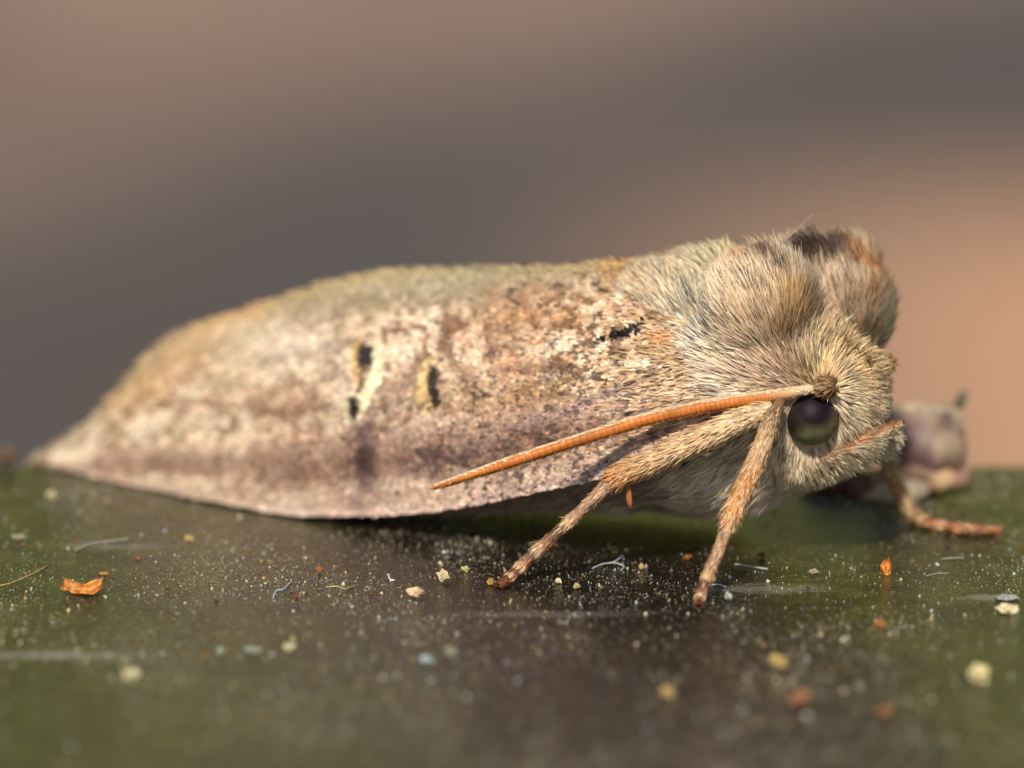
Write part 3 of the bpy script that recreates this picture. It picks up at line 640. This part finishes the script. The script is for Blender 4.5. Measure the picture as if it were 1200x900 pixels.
# ---------------- antennae
def antenna(pts, label=None):
    n = 560; P = spline(pts, n)
    t = np.linspace(0, 1, n); segs = 92
    ph = (t*segs) % 1.0
    rad = np.interp(t, [0, .06, .2, .45, .75, .93, 1], [.0130, .0125, .0165, .0188, .0152, .0076, .0017])
    rad = rad*(1+0.013*np.sin(2*math.pi*ph)+.10*(fbm(t*60, t*0+2.2, 3)-.5))
    V, Q, _ = tube(P, rad, 16)
    kk = np.repeat(t, 16); pp = np.repeat(ph, 16)
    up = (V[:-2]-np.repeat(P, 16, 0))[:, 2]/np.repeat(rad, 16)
    col = lerp(np.tile(lin(194, 110, 40), (n*16, 1)), lin(214, 134, 58), np.clip(0.5+0.5*np.sin(kk*40), 0, 1)*0.4)
    col = col*(1+.8*(fbm(kk*38, up*1.5+kk*9, 3)-.5))[:, None]
    col = lerp(col, lin(138, 66, 18), sstep(.62, .86, pp)*sstep(1, .9, pp)*0.55)
    col = lerp(col, lin(240, 196, 128), sstep(.93, 1.0, pp)*0.35)
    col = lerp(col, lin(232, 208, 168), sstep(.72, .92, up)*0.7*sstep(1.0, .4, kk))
    col = lerp(col, lin(216, 186, 140), sstep(.30, .12, kk)*0.85)
    col = np.vstack([col, col[:1], col[-1:]])
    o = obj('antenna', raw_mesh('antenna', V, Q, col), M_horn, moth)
    if label: o['label'] = label
    # scape with pale scales
    bm = bmesh.new(); bmesh.ops.create_icosphere(bm, subdivisions=3, radius=0.024)
    for v in bm.verts: v.co.x *= 1.25
    me = bpy.data.meshes.new('scape'); bm.to_mesh(me); bm.free(); nv = len(me.vertices)
    a = me.color_attributes.new('Col', 'FLOAT_COLOR', 'POINT'); a.data.foreach_set('color', np.tile(np.array([*lin(150, 108, 70), 1], dtype=np.float32), nv))
    so = obj('scape', me, M_cut, o); so.location = Vector(P[0])
    Ps, Ns = sample_mesh(me, 260); Ps = Ps+P[0]
    ax = unit(P[20]-P[0]); d = unit(ax[None]-Ns*(Ns @ ax)[:, None]*0.9+Ns*.3+rng.normal(0, .15, (260, 3)))
    c = lerp(np.tile(lin(196, 158, 112), (260, 1)), lin(110, 72, 44), rng.random(260))
    Va, Qa, Ca = strands(Ps, d, Ns, .018+.012*rng.random(260), .007+.003*rng.random(260), c*.8, c)
    # scales lying along the upper edge of the shaft
    m = 1500; tt = rng.random(m)**1.5*0.97; ii = (tt*(n-1)).astype(int)
    tn = unit(np.gradient(P, axis=0))[ii]; an = rng.normal(0, 0.28+1.1*sstep(.22, .0, tt), m)
    s = unit(np.cross(tn, ZZ)); u = np.cross(s, tn)
    nn = u*np.cos(an)[:, None]+s*np.sin(an)[:, None]
    cc = np.tile(lin(232, 208, 166), (m, 1))*np.exp(rng.normal(0, .2, m))[:, None]
    Vb, Qb, Cb = strands(P[ii]+nn*(rad[ii]*0.93)[:, None], unit(tn+nn*.22), nn, .010+.008*rng.random(m), .0045+.002*rng.random(m), cc*.9, cc)
    m = 1100; tt = .15+.83*rng.random(m); ii = (tt*(n-1)).astype(int); tn = unit(np.gradient(P, axis=0))[ii]; s = unit(np.cross(tn, ZZ)); u = np.cross(s, tn)
    an = math.pi+rng.normal(0, .3, m); nn = u*np.cos(an)[:, None]+s*np.sin(an)[:, None]; cc = np.tile(lin(226, 180, 122), (m, 1))*np.exp(rng.normal(0, .25, m))[:, None]
    Vc, Qc, Ccc = strands(P[ii]+nn*(rad[ii]*.95)[:, None], unit(tn+nn*(.3+.5*rng.random(m))[:, None]), nn, .006+.006*rng.random(m), .003+.0015*rng.random(m), cc*.9, cc, None, 2, [.8, 1, .2])
    V2, Q2, C2 = join([(Va, Qa, Ca), (Vb, Qb, Cb), (Vc, Qc, Ccc)])
    obj('antenna_scales', raw_mesh('antenna_scales', V2, Q2, C2), M_fur, o, kind='stuff')
near_ant = [W(967, 454, .205), W(940, 458, .245), W(900, 465, .30), W(840, 474, .38), W(770, 488, .47), W(690, 512, .58), W(600, 541, .72), W(545, 559, .80), W(503, 573, .85)]
antenna(near_ant, 'orange ringed antenna swept back across the wing')
far_ant = [p - 2*NR*side(p) for p in near_ant]
def bent_far(p, k): return p + F*(-.02*k) - ZZ*0.004*k
antenna([bent_far(p, k) for k, p in enumerate(far_ant)])

# ---------------- legs
def leg(name, chain, bands, joints, furs, label=None):
    """chain rows: x, y, z, radius. bands: list of (t, colour). furs: (t0, t1, count, length, width, lift, colours)"""
    n = 160; S = spline(chain, n); P, rad = S[:, :3], np.maximum(S[:, 3]*.9, 0.003)
    t = np.linspace(0, 1, n); ts = [b[0] for b in bands]; cl = np.array([lin(*b[1]) for b in bands])
    col = np.stack([np.interp(t, ts, cl[:, k]) for k in range(3)], 1)
    for jt in joints: rad = rad*(1+.22*np.exp(-((t-jt+.012)/.016)**2)-.20*np.exp(-((t-jt-.012)/.010)**2))   # tarsal segments
    V, Q, Cc = tube(P, rad, 12, col)
    o = obj(name, raw_mesh(name, V, Q, Cc), M_cut, moth)
    if label: o['label'] = label
    tn = unit(np.gradient(P, axis=0)); s = unit(np.cross(tn, np.array([.1, -1, .1]))); u = np.cross(s, tn)
    parts = []
    for t0, t1, m, ln, wd, lift, mixk in furs:
        q = t0+(t1-t0)*rng.random(m); i = np.clip((q*(n-1)).astype(int), 0, n-2); an = rng.random(m)*2*math.pi
        nn = s[i]*np.cos(an)[:, None]+u[i]*np.sin(an)[:, None]
        c = gain(col[i], 1.15)*np.exp(rng.normal(0, .34, m))[:, None]*(1+rng.normal(0, .05, (m, 3)))
        lt = rng.random(m) < mixk; c[lt] = c[lt]*.4+lin(236, 212, 170)*.6
        parts.append(strands(P[i]+nn*(rad[i]*.92)[:, None], unit(tn[i]+nn*(lift+lift*rng.random(m))[:, None]+rng.normal(0, .08, (m, 3))), nn, ln*(.6+.8*rng.random(m)), wd*(.7+.6*rng.random(m)), c*.8, c*1.05, None, 3, [.7, 1, .85, .25]))
    V2, Q2, C2 = join(parts)
    obj('leg_scales', raw_mesh('leg_scales', V2, Q2, C2), M_fur, o, kind='stuff')
    return o, P
def J(x, y, b, r): return [*W(x, y, b), r]
def on_board(x, y, r, z=None): p = G(x, y, r if z is None else z); return [*p, r]
def bofs(x, y): return side(G(x, y))
tan_, pale, brn, rust, org = (200, 160, 114), (218, 190, 150), (96, 64, 46), (130, 76, 48), (196, 140, 82)
# middle leg on the near side
bm_ = bofs(590, 684)
mid_chain = [J(905, 480, .30, .030), J(870, 492, .36, .036), J(820, 515, .43, .036), J(770, 538, .50, .034), J(735, 553, .56, .032), J(716, 566, .60, .021), J(690, 590, .645, .0165), J(655, 623, .69, .0165), J(625, 650, .725, .016), J(603, 672, bm_-.01, .0145), on_board(589, 684, .010, .010)]
mb = [(0, pale), (.3, tan_), (.42, org), (.47, (190, 120, 60)), (.5, (178, 140, 108)), (.63, (170, 132, 100)), (.66, (206, 170, 126)), (.69, brn), (.74, (150, 106, 74)), (.775, (214, 180, 138)), (.79, brn), (.83, (150, 100, 66)), (.855, (214, 176, 134)), (.87, (104, 60, 38)), (.90, (130, 80, 50)), (.915, (216, 178, 138)), (.93, (112, 62, 38)), (1, rust)]
mid_leg, mp = leg('middle_leg', mid_chain, mb, (.67, .778, .858, .917), [(0, .44, 4200, .034, .0058, .14, .4), (.36, .475, 300, .034, .006, .18, .4), (.44, 1, 3000, .020, .0062, .08, .12), (.5, .8, 90, .020, .003, .6, .0)], label='hairy tan leg with a ringed brown foot stepping out to the left')
def spur(parent, a, b, r, col=(170, 108, 56)):
    P = spline([a, a*.5+b*.5, b], 20); t = np.linspace(0, 1, 20); rad = r*np.interp(t, [0, .35, .8, 1], [.75, 1, .8, .1])
    c = lerp(np.tile(lin(*col), (20, 1)), lin(120, 60, 28), sstep(.5, 1, t))
    V, Q, Cc = tube(P, rad, 8, c); obj('spur', raw_mesh('spur', V, Q, Cc), M_cut, parent)
spur(mid_leg, W(735, 566, .55), W(739, 598, .55), .010)
spur(mid_leg, W(722, 568, .58), W(716, 580, .585), .007)
def claws(parent, tip, d):
    for k in (-1, 1):
        e = unit(np.array([d[0], d[1], 0])); s = np.array([-e[1], e[0], 0])
        P = spline([tip, tip+e*.012+s*.007*k+ZZ*.004, tip+e*.022+s*.010*k-ZZ*.007], 10); P[:, 2] = np.maximum(P[:, 2], .0015)
        V, Q, Cc = tube(P, .0028*np.linspace(1, .2, 10), 6, np.tile(lin(120, 54, 24), (10, 1))); obj('claw', raw_mesh('claw', V, Q, Cc), M_cut, parent)
claws(mid_leg, mp[-1], mp[-1]-mp[-10])
# fore leg on the near side
fore_chain = [J(915, 470, .30, .016), J(906, 488, .36, .024), J(896, 515, .39, .027), J(882, 550, .42, .029), J(866, 585, .50, .030), J(857, 605, .54, .022), J(848, 630, .59, .0165), J(836, 660, .65, .0165), J(826, 685, .71, .0155), J(820, 702, bofs(820, 709)-.01, .0135), on_board(819, 709, .010, .010)]
fb = [(0, (120, 88, 62)), (.1, (140, 104, 74)), (.2, tan_), (.35, org), (.48, (206, 156, 100)), (.53, (196, 148, 104)), (.56, (176, 136, 100)), (.72, (176, 136, 104)), (.76, (210, 170, 126)), (.78, brn), (.84, (148, 100, 70)), (.87, (214, 180, 140)), (.885, brn), (.925, (140, 90, 58)), (.935, (206, 168, 130)), (.95, (110, 58, 34)), (1, rust)]
fore_leg, fp = leg('fore_leg', fore_chain, fb, (.765, .875, .937), [(.06, .52, 3000, .026, .0060, .11, .4), (.42, .535, 300, .034, .007, .18, .5), (.5, 1, 2600, .020, .0062, .08, .12), (.55, .85, 60, .018, .003, .6, 0)], label='tan front leg nearest the camera with a ringed brown foot')
claws(fore_leg, fp[-1], fp[-1]-fp[-10])
# fore leg on the far side
far_chain = [J(1020, 480, -.18, .018), J(1034, 515, -.30, .022), J(1044, 550, -.42, .021), J(1056, 580, -.52, .0195), on_board(1072, 606, .020, .030), on_board(1090, 614, .018, .020), on_board(1112, 618, .017, .018), on_board(1140, 621, .016, .016), on_board(1167, 622, .012, .012)]
farb = [(0, (150, 120, 90)), (.4, (196, 158, 118)), (.5, (150, 110, 80)), (.56, (206, 166, 124)), (.62, (150, 84, 44)), (.7, (214, 170, 130)), (.74, (120, 70, 40)), (.8, (196, 140, 100)), (.86, (140, 88, 54)), (1, (158, 98, 58))]
far_leg, xp = leg('fore_leg', far_chain, farb, (.57, .71, .81), [(0, .5, 900, .030, .0062, .25, .3), (.45, 1, 1500, .018, .0062, .08, .1)], label='far front leg reaching out to the right beneath the head')
claws(far_leg, xp[-1], xp[-1]-xp[-10])

# ---------------- palps and face
def palp(pts, lab=None):
    n = 80; S = spline(pts, n); P, rad = S[:, :3], np.maximum(S[:, 3], .004); t = np.linspace(0, 1, n)
    cl = [(0, (180, 140, 100)), (.45, (186, 128, 72)), (.6, (196, 116, 44)), (.78, (190, 130, 70)), (.9, (176, 130, 90)), (.95, (140, 66, 34)), (1, (110, 40, 22))]
    k = np.array([lin(*c[1]) for c in cl]); col = np.stack([np.interp(t, [c[0] for c in cl], k[:, j]) for j in range(3)], 1)
    rad = rad*.82; V, Q, Cc = tube(P, rad, 14, col); o = obj('palp', raw_mesh('palp', V, Q, Cc), M_cut, moth)
    if lab: o['label'] = lab
    m = 4200; q = rng.random(m)*.95; i = (q*(n-1)).astype(int); tn = unit(np.gradient(P, axis=0))[i]
    an = rng.random(m)*2*math.pi; s = unit(np.cross(tn, ZZ)); u = np.cross(s, tn); nn = s*np.cos(an)[:, None]+u*np.sin(an)[:, None]
    low = sstep(.1, -.6, nn[:, 2]); 
    c = lerp(np.tile(lin(186, 142, 102), (m, 1)), lin(244, 226, 196), low); 
    c = lerp(c, lin(128, 86, 58), sstep(.2, .8, nn[:, 2])*.5)*np.exp(rng.normal(0, .24, m))[:, None]
    face = (nn @ NR > .25) & (nn[:, 2] > -.25) & (nn[:, 2] < .75) & (q > .45) & (q < .76)       # bare orange patch on the outer side
    keep = ~face | (rng.random(m) < .12)
    d = unit(tn*(1-.35*low)[:, None]+nn*(.22+.85*low*sstep(.95, .4, q))[:, None]+rng.normal(0, .14, (m, 3)))
    L = (.015+.016*rng.random(m))*(1+1.7*low*sstep(.9, .4, q))*(1-.7*sstep(.55, 1, q))
    V, Q, Cc = strands((P[i]+nn*(rad[i]*.92)[:, None])[keep], d[keep], nn[keep], L[keep], (.0055+.003*rng.random(m))[keep], c[keep]*.8, c[keep]*1.05)
    obj('palp_scales', raw_mesh('palp_scales', V, [Q], Cc), M_fur, o, kind='stuff')
near_palp = [J(928, 530, .11, .030), J(952, 533, .11, .038), J(980, 527, .09, .036), J(1004, 518, .07, .029), J(1024, 510, .05, .020), J(1038, 504, .04, .012), J(1048, 500, .035, .005)]
palp(near_palp, 'upturned tan palp with an orange patch and dark tip')
palp([[*(np.array(p[:3])-2*NR*side(p[:3])), p[3]] for p in near_palp])

# ------------------------------------------------------------------ dried flower behind the head
def build_flower():
    base = G(1050, 580); s = 1.0
    f = obj('fallen_flower', None); f.location = Vector(base)
    tag(f, 'blurred cream and purple dried flower lying behind the moth head', 'flower')
    dep = base[1]
    def D(px, py, dy=0.0):                     # point in the plane of the flower, dy further back
        d = ray(px, py); t = (dep+dy-CAMP[1])/d[1]; return CAMP+d*t - base
    def shell(name, pts, cols, lab=None, flat=1.0):
        n = 40; S = spline(pts, n); P, rad = S[:, :3], np.maximum(S[:, 3], .003)
        k = np.array([lin(*c) for c in cols]); t = np.linspace(0, 1, len(k)); tt = np.linspace(0, 1, n)
        col = np.stack([np.interp(tt, t, k[:, j]) for j in range(3)], 1)
        V, Q, Cc = tube(P, rad, 20, col)
        V += (fbm(V[:, 0]*16+3, V[:, 2]*16+V[:, 1]*9)-.5)[:, None]*.06
        if name == 'petal':
            g = fbm(V[:, 0]*9+V[:, 1]*6, V[:, 2]*9+2, 3); Cc = lerp(Cc, lin(208, 184, 146), sstep(.44, .60, g)*.6); Cc = lerp(Cc, lin(126, 94, 92), sstep(.46, .34, g)*.5)
        V[:, 2] = np.maximum(V[:, 2], .003-base[2])
        o = obj(name, raw_mesh(name, V, Q, Cc), M_petal, f)
        if lab: o['label'] = lab
    P_ = lambda x, y, r, dy=0: [*D(x, y, dy), r]
    shell('petal', [P_(1128, 548, .03, .02), P_(1112, 536, .10, .03), P_(1090, 530, .125, .05), P_(1066, 522, .12, .06), P_(1046, 520, .10, .08), P_(1030, 530, .06, .1)], [(224, 186, 146), (104, 76, 76), (112, 82, 84), (150, 120, 112), (206, 186, 150), (200, 172, 130)], 'purple tipped petal bulging to the right')
    shell('petal', [P_(1034, 500, .03, .12), P_(1058, 496, .06, .10), P_(1090, 494, .07, .09), P_(1115, 500, .045, .08), P_(1126, 512, .015, .08)], [(190, 170, 136), (206, 192, 158), (196, 182, 152), (176, 150, 130), (120, 92, 88)])
    shell('petal', [P_(1136, 546, .014, -.02), P_(1126, 560, .030, -.03), P_(1106, 560, .034, -.03), P_(1080, 552, .036, -.03), P_(1050, 556, .045, -.03), P_(1025, 566, .03, 0)], [(176, 134, 104), (182, 144, 112), (196, 160, 118), (196, 162, 120), (180, 140, 98), (170, 110, 70)])
    shell('petal', [P_(1086, 576, .018, -.07), P_(1066, 574, .036, -.08), P_(1040, 578, .035, -.08), P_(1015, 584, .024, -.06)], [(186, 172, 144), (190, 176, 146), (182, 160, 126), (160, 120, 84)], 'pale cream petal on the board')
    shell('calyx', [P_(1030, 572, .03, .02), P_(1006, 570, .055, .03), P_(975, 568, .055, .04), P_(948, 574, .03, .05), P_(930, 580, .008, .05)], [(176, 108, 66), (104, 62, 46), (106, 54, 42), (140, 88, 60), (150, 100, 70)], 'reddish brown withered base')
    shell('stalk', [P_(1112, 492, .014, .08), P_(1120, 480, .014, .08), P_(1127, 468, .018, .08), P_(1131, 463, .010, .08)], [(130, 126, 100), (108, 110, 86), (104, 108, 84), (120, 120, 96)], 'grey green tip')
build_flower()

# ------------------------------------------------------------------ crumbs, flakes, fibres
def crumb(name, px, py, wpx, hpx, col, label, cat='crumb', seed=0, rough=.35, col2=None, dpt=.7):
    r = np.random.default_rng(seed+100); c = G(px, py+hpx*0.45)
    bm = bmesh.new(); bmesh.ops.create_icosphere(bm, subdivisions=3, radius=1.0)
    me = bpy.data.meshes.new(name); bm.to_mesh(me); bm.free(); n = len(me.vertices)
    co = np.empty(n*3, dtype=np.float32); me.vertices.foreach_get('co', co); co = co.reshape(-1, 3).astype(float)
    o1 = r.random(2)*50
    k = 1+rough*2*(fbm(co[:, 0]*1.6+o1[0]+co[:, 2], co[:, 1]*1.6+o1[1]-co[:, 2]*.7, 3)-.5) + rough*.9*(fbm(co[:, 0]*4+o1[1], co[:, 2]*4+co[:, 1]*3+o1[0], 2)-.5)
    co *= k[:, None]; wx, hz = wpx*.0025/2, hpx*.0025/2
    co = co/np.abs(co).max(0)*np.array([wx, wx*dpt, hz]); co[:, 2] += hz
    me.vertices.foreach_set('co', co.astype(np.float32).ravel()); me.update()
    cc = lerp(np.tile(lin(*col), (n, 1)), lin(*(col2 or tuple(int(q*.8) for q in col))), np.clip((fbm(co[:, 0]*60+o1[0], co[:, 2]*60+co[:, 1]*40, 3)-.3)*2, 0, 1))
    a = me.color_attributes.new('Col', 'FLOAT_COLOR', 'POINT'); c4 = np.ones((n, 4), dtype=np.float32); c4[:, :3] = cc; a.data.foreach_set('color', c4.ravel())
    cc = None; o = obj(name, me, M_crumb); o.location = Vector(c); o.rotation_euler = (0, 0, r.normal(0, .25))
    return tag(o, label, cat)
cream, yel, orn, wht = (232, 212, 168), (216, 180, 110), (176, 106, 56), (214, 214, 200)
CR = [
 ('crumb', 487, 694, 24, 13, (238, 200, 160), 'pale pinkish crumb lying flat left of the ringed middle foot'),
 ('crumb', 519, 675, 17, 18, cream, 'upright cream crumb standing left of the ringed middle foot'),
 ('crumb', 575, 682, 10, 9, (220, 170, 90), 'small yellow crumb touching the middle foot'),
 ('crumb', 545, 667, 12, 8, (206, 190, 120), 'yellowish crumb behind the upright cream crumb'),
 ('crumb', 541, 649, 15, 8, (150, 146, 130), 'grey blurred crumb under the moth wing'),
 ('crumb', 374, 668, 11, 9, orn, 'small orange crumb below the lowest edge of the wing'),
 ('crumb', 347, 699, 10, 6, (140, 84, 54), 'tiny rust crumb beside a curled white fibre'),
 ('crumb', 654, 681, 9, 7, cream, 'tiny cream crumb right of the middle foot'),
 ('crumb', 676, 687, 11, 8, (230, 204, 140), 'small cream crumb between the two near feet'),
 ('crumb', 752, 664, 8, 9, (222, 190, 110), 'tiny yellow crumb right of the forked white fibre'),
 ('crumb', 806, 653, 11, 6, orn, 'small orange crumb behind the near front leg'),
 ('crumb', 893, 650, 11, 7, (130, 74, 42), 'dark orange crumb on the board below the belly'),
 ('crumb', 853, 699, 10, 12, (186, 190, 170), 'greyish crumb just right of the near front foot'),
 ('crumb', 953, 670, 15, 8, (170, 150, 124), 'dull tan crumb on the dusty patch below the head'),
 ('crumb', 1098, 662, 6, 6, (190, 214, 210), 'tiny bluish white crumb right of the standing orange flake'),
 ('crumb', 1031, 731, 13, 11, (176, 116, 64), 'blurred orange crumb in front of the standing orange flake'),
 ('crumb', 912, 776, 26, 20, (196, 168, 104), 'blurred yellow crumb in the dark foreground below the head'),
 ('crumb', 940, 818, 34, 24, (170, 120, 88), 'large blurred salmon crumb in the foreground'),
 ('crumb', 1040, 835, 22, 20, (160, 112, 74), 'blurred brown crumb at the right foreground'),
 ('crumb', 1147, 791, 28, 24, (238, 220, 160), 'bright blurred yellowish crumb in the right foreground'),
 ('crumb', 153, 792, 24, 22, (226, 214, 168), 'bright blurred cream crumb in the left foreground'),
 ('crumb', 340, 758, 18, 13, (222, 212, 168), 'blurred cream crumb in front of the wing middle'),
 ('crumb', 500, 773, 22, 11, (180, 196, 196), 'bluish white blurred flat crumb in the central foreground'),
 ('crumb', 782, 812, 20, 17, (200, 170, 110), 'blurred dull yellow crumb in the central foreground right of the near foot'),
 ('crumb', 60, 581, 18, 14, (214, 200, 150), 'blurred cream crumb below the wing tip'),
 ('crumb', 222, 631, 12, 9, (222, 186, 110), 'small blurred yellow crumb below the left part of the wing'),
 ('crumb', 22, 629, 18, 9, (170, 158, 130), 'blurred grey crumb at the left border'),
 ('crumb', 8, 534, 30, 24, (116, 92, 70), 'brown blurred crumb at the board edge left of the wing tip'),
 ('crumb', 1180, 714, 30, 12, (236, 220, 176), 'long pale crumb at the right border'),
 ('crumb', 258, 763, 11, 10, (176, 186, 160), 'pale greenish blurred crumb in the left foreground'),
 ('crumb', 296, 762, 28, 9, (168, 172, 150), 'wide blurred grey crumb beside the pale greenish crumb'),
 ('crumb', 528, 765, 20, 16, (140, 140, 118), 'dim grey blurred crumb right of the bluish white crumb'),
 ('crumb', 122, 672, 14, 4, (206, 150, 84), 'thin orange chip just behind the orange flake'),
 ('crumb', 1180, 700, 32, 6, (170, 168, 156), 'flat whitish chip of paint near the right border'),
]
for k, (nm, x, y, wp, hp, col, lab) in enumerate(CR):
    kq = .85 if y > 740 else 1.0; crumb(nm, x, y, wp*kq, hp*kq, col, lab, seed=k, rough=.8)
def flake(px, py, wpx, hpx, label, seed, stand=False):
    r = np.random.default_rng(seed); nu, nv = 22, 12; c = G(px, py+hpx*.45)
    u, v = np.meshgrid(np.linspace(-1, 1, nu), np.linspace(-1, 1, nv), indexing='ij'); u, v = u.ravel(), v.ravel()
    rag = .75+.5*fbm(u*2+seed, v*0+3.1, 3); x = u*wpx*.0025/2*(1+.25*(fbm(v*3, u*0+seed)-.5)); w2 = hpx*.0025
    if stand:
        z = (v+1)/2*w2*np.interp(u, [-1, -.3, .3, .5, 1], [.55, .7, .75, 1.05, .5])*(.8+.4*rag*.5); y = .012*np.sin(u*3+v*2)
    else:
        z = .012+w2*.62*(fbm(u*1.5+seed, v*1.5, 3))+.015*u*u; y = v*.06*rag
    P = np.stack([x, y, z], 1); P[:, 2] -= P[:, 2].min()-.002
    col = lerp(np.tile(lin(222, 130, 52), (len(P), 1)), lin(240, 176, 96), np.clip((fbm(u*4, v*4+seed, 3)-.35)*3, 0, 1)); col = lerp(col, lin(168, 84, 28), np.clip((fbm(u*6+9, v*6, 3)-.5)*4, 0, 1))
    nrm = np.array([0, .008, 0]) if stand else np.array([0, 0, .008]); V = np.vstack([P+nrm, P]); n = len(P)
    i, j = np.meshgrid(np.arange(nu-1), np.arange(nv-1), indexing='ij'); a = (i*nv+j).ravel(); q = np.stack([a, a+nv, a+nv+1, a+1], 1)
    rim = np.concatenate([np.arange(nu)*nv, (nu-1)*nv+np.arange(nv), (np.arange(nu)*nv+nv-1)[::-1], np.arange(nv)[::-1]])
    rq = np.stack([rim[:-1], rim[1:], rim[1:]+n, rim[:-1]+n], 1)
    o = obj('bark_flake', raw_mesh('bark_flake', V, [q, q[:, ::-1]+n, rq], np.vstack([col, col]), smooth=False), M_crumb); o.location = Vector(c); tag(o, label, 'flake')
flake(97, 686, 46, 20, 'orange papery bark flake lying flat at the left', 3)
flake(1038, 664, 13, 22, 'orange flake standing upright on the board at the right', 8, True)
def fibre(pts, r, col, label, branch=None):
    def one(pp):
        P = spline([G(x, y, r*1.2+zz) for x, y, zz in pp], 40); return tube(P, np.full(40, r), 6, np.tile(lin(*col), (40, 1)))
    V, Q, Cc = one(pts)
    if branch:
        V2, Q2, C2 = one(branch); Q = Q+[q+len(V) for q in Q2]; V = np.vstack([V, V2]); Cc = np.vstack([Cc, C2])
    o = V[0].copy(); ob = obj('fibre', raw_mesh('fibre', V-o, Q, Cc), M_crumb); ob.location = Vector(o); tag(ob, label, 'fibre')
fibre([(694, 666, 0), (706, 661, .005), (718, 659, .01), (726, 654, .012), (729, 650, .012), (731, 656, 0)], .0018, (200, 204, 206), 'forked white fibre lying between the two near feet', [(718, 659, .01), (726, 661, .006), (731, 664, 0), (728, 668, 0)])
fibre([(-10, 688, 0), (10, 684, .004), (30, 676, .006), (45, 669, .004), (55, 663, 0)], .0022, (196, 160, 104), 'long tan fibre curving in from the left border')
fibre([(320, 701, 0), (324, 692, .004), (332, 690, .006), (342, 681, 0)], .0022, (186, 196, 206), 'curled bluish white fibre below the wing')
fibre([(455, 673, .004), (457, 679, 0), (462, 680, 0)], .003, (220, 220, 214), 'short bent white fibre left of the upright cream crumb')
fibre([(382, 688, 0), (395, 687, .003), (404, 690, .003), (414, 687, 0)], .002, (190, 176, 120), 'yellowish fibre in front of the wing middle')
fibre([(862, 661, 0), (880, 664, .003), (900, 667, 0)], .003, (176, 176, 160), 'straight pale fibre right of the near front leg')
fibre([(830, 686, 0), (842, 685, .002), (850, 688, 0)], .003, (186, 190, 186), 'short white fibre behind the near front foot')
fibre([(1104, 655, 0), (1116, 654, .002), (1130, 654, 0)], .0025, (150, 148, 120), 'pale straight fibre beside the tiny bluish white crumb')
fibre([(1085, 675, 0), (1098, 672, .003), (1112, 672, 0)], .0018, (160, 156, 120), 'thin greenish fibre right of the standing flake')
fibre([(88, 645, 0), (110, 637, .004), (150, 632, 0)], .005, (150, 144, 124), 'thick grey blurred fibre below the left end of the wing')
def build_dust():
    n = 120000
    x = rng.uniform(-2.3, 2.3, n); y = rng.uniform(-2.6, Y_EDGE-.14, n)
    den = .20+.9*sstep(.40, .66, fbm(x*3.1+5, y*1.3+2, 4))*(.4+sstep(.4, .6, fbm(x*11, y*6, 3)))
    k = rng.random(n) < np.clip(den, 0, 1); x, y = x[k], y[k]; n = len(x)
    s = .0009*(rng.pareto(2.9, n)+1); s = np.minimum(s, .0060)
    o = np.array([[1, 0, -.4], [-.6, .9, -.4], [-.6, -.9, -.4], [0, 0, .8]], float)
    V = (o[None]*(1+rng.normal(0, .3, (n, 4, 1))))*s[:, None, None]*1.25
    a = rng.random(n)*6.28; ca, sa = np.cos(a)[:, None], np.sin(a)[:, None]
    V = np.stack([V[..., 0]*ca-V[..., 1]*sa, V[..., 0]*sa+V[..., 1]*ca, V[..., 2]], 2)
    V += np.stack([x, y, s*.45], 1)[:, None]
    pal = np.array([lin(226, 214, 186), lin(206, 190, 150), lin(226, 226, 220), lin(196, 150, 90), lin(180, 110, 64), lin(214, 190, 120), lin(60, 50, 44)])
    c = pal[rng.choice(7, n, p=[.3, .25, .16, .12, .05, .07, .05])]*.8*np.exp(rng.normal(0, .3, n))[:, None]
    f = np.array([[0, 1, 3], [1, 2, 3], [2, 0, 3], [0, 2, 1]])
    Q = (f[None]+(np.arange(n)*4)[:, None, None]).reshape(-1, 3)
    o = obj('dust', raw_mesh('dust', V.reshape(-1, 3), [Q], np.repeat(c, 4, 0), smooth=False), M_dust, kind='stuff')
    tag(o, 'fine pale dust grains scattered over the painted board', 'dust')
build_dust()
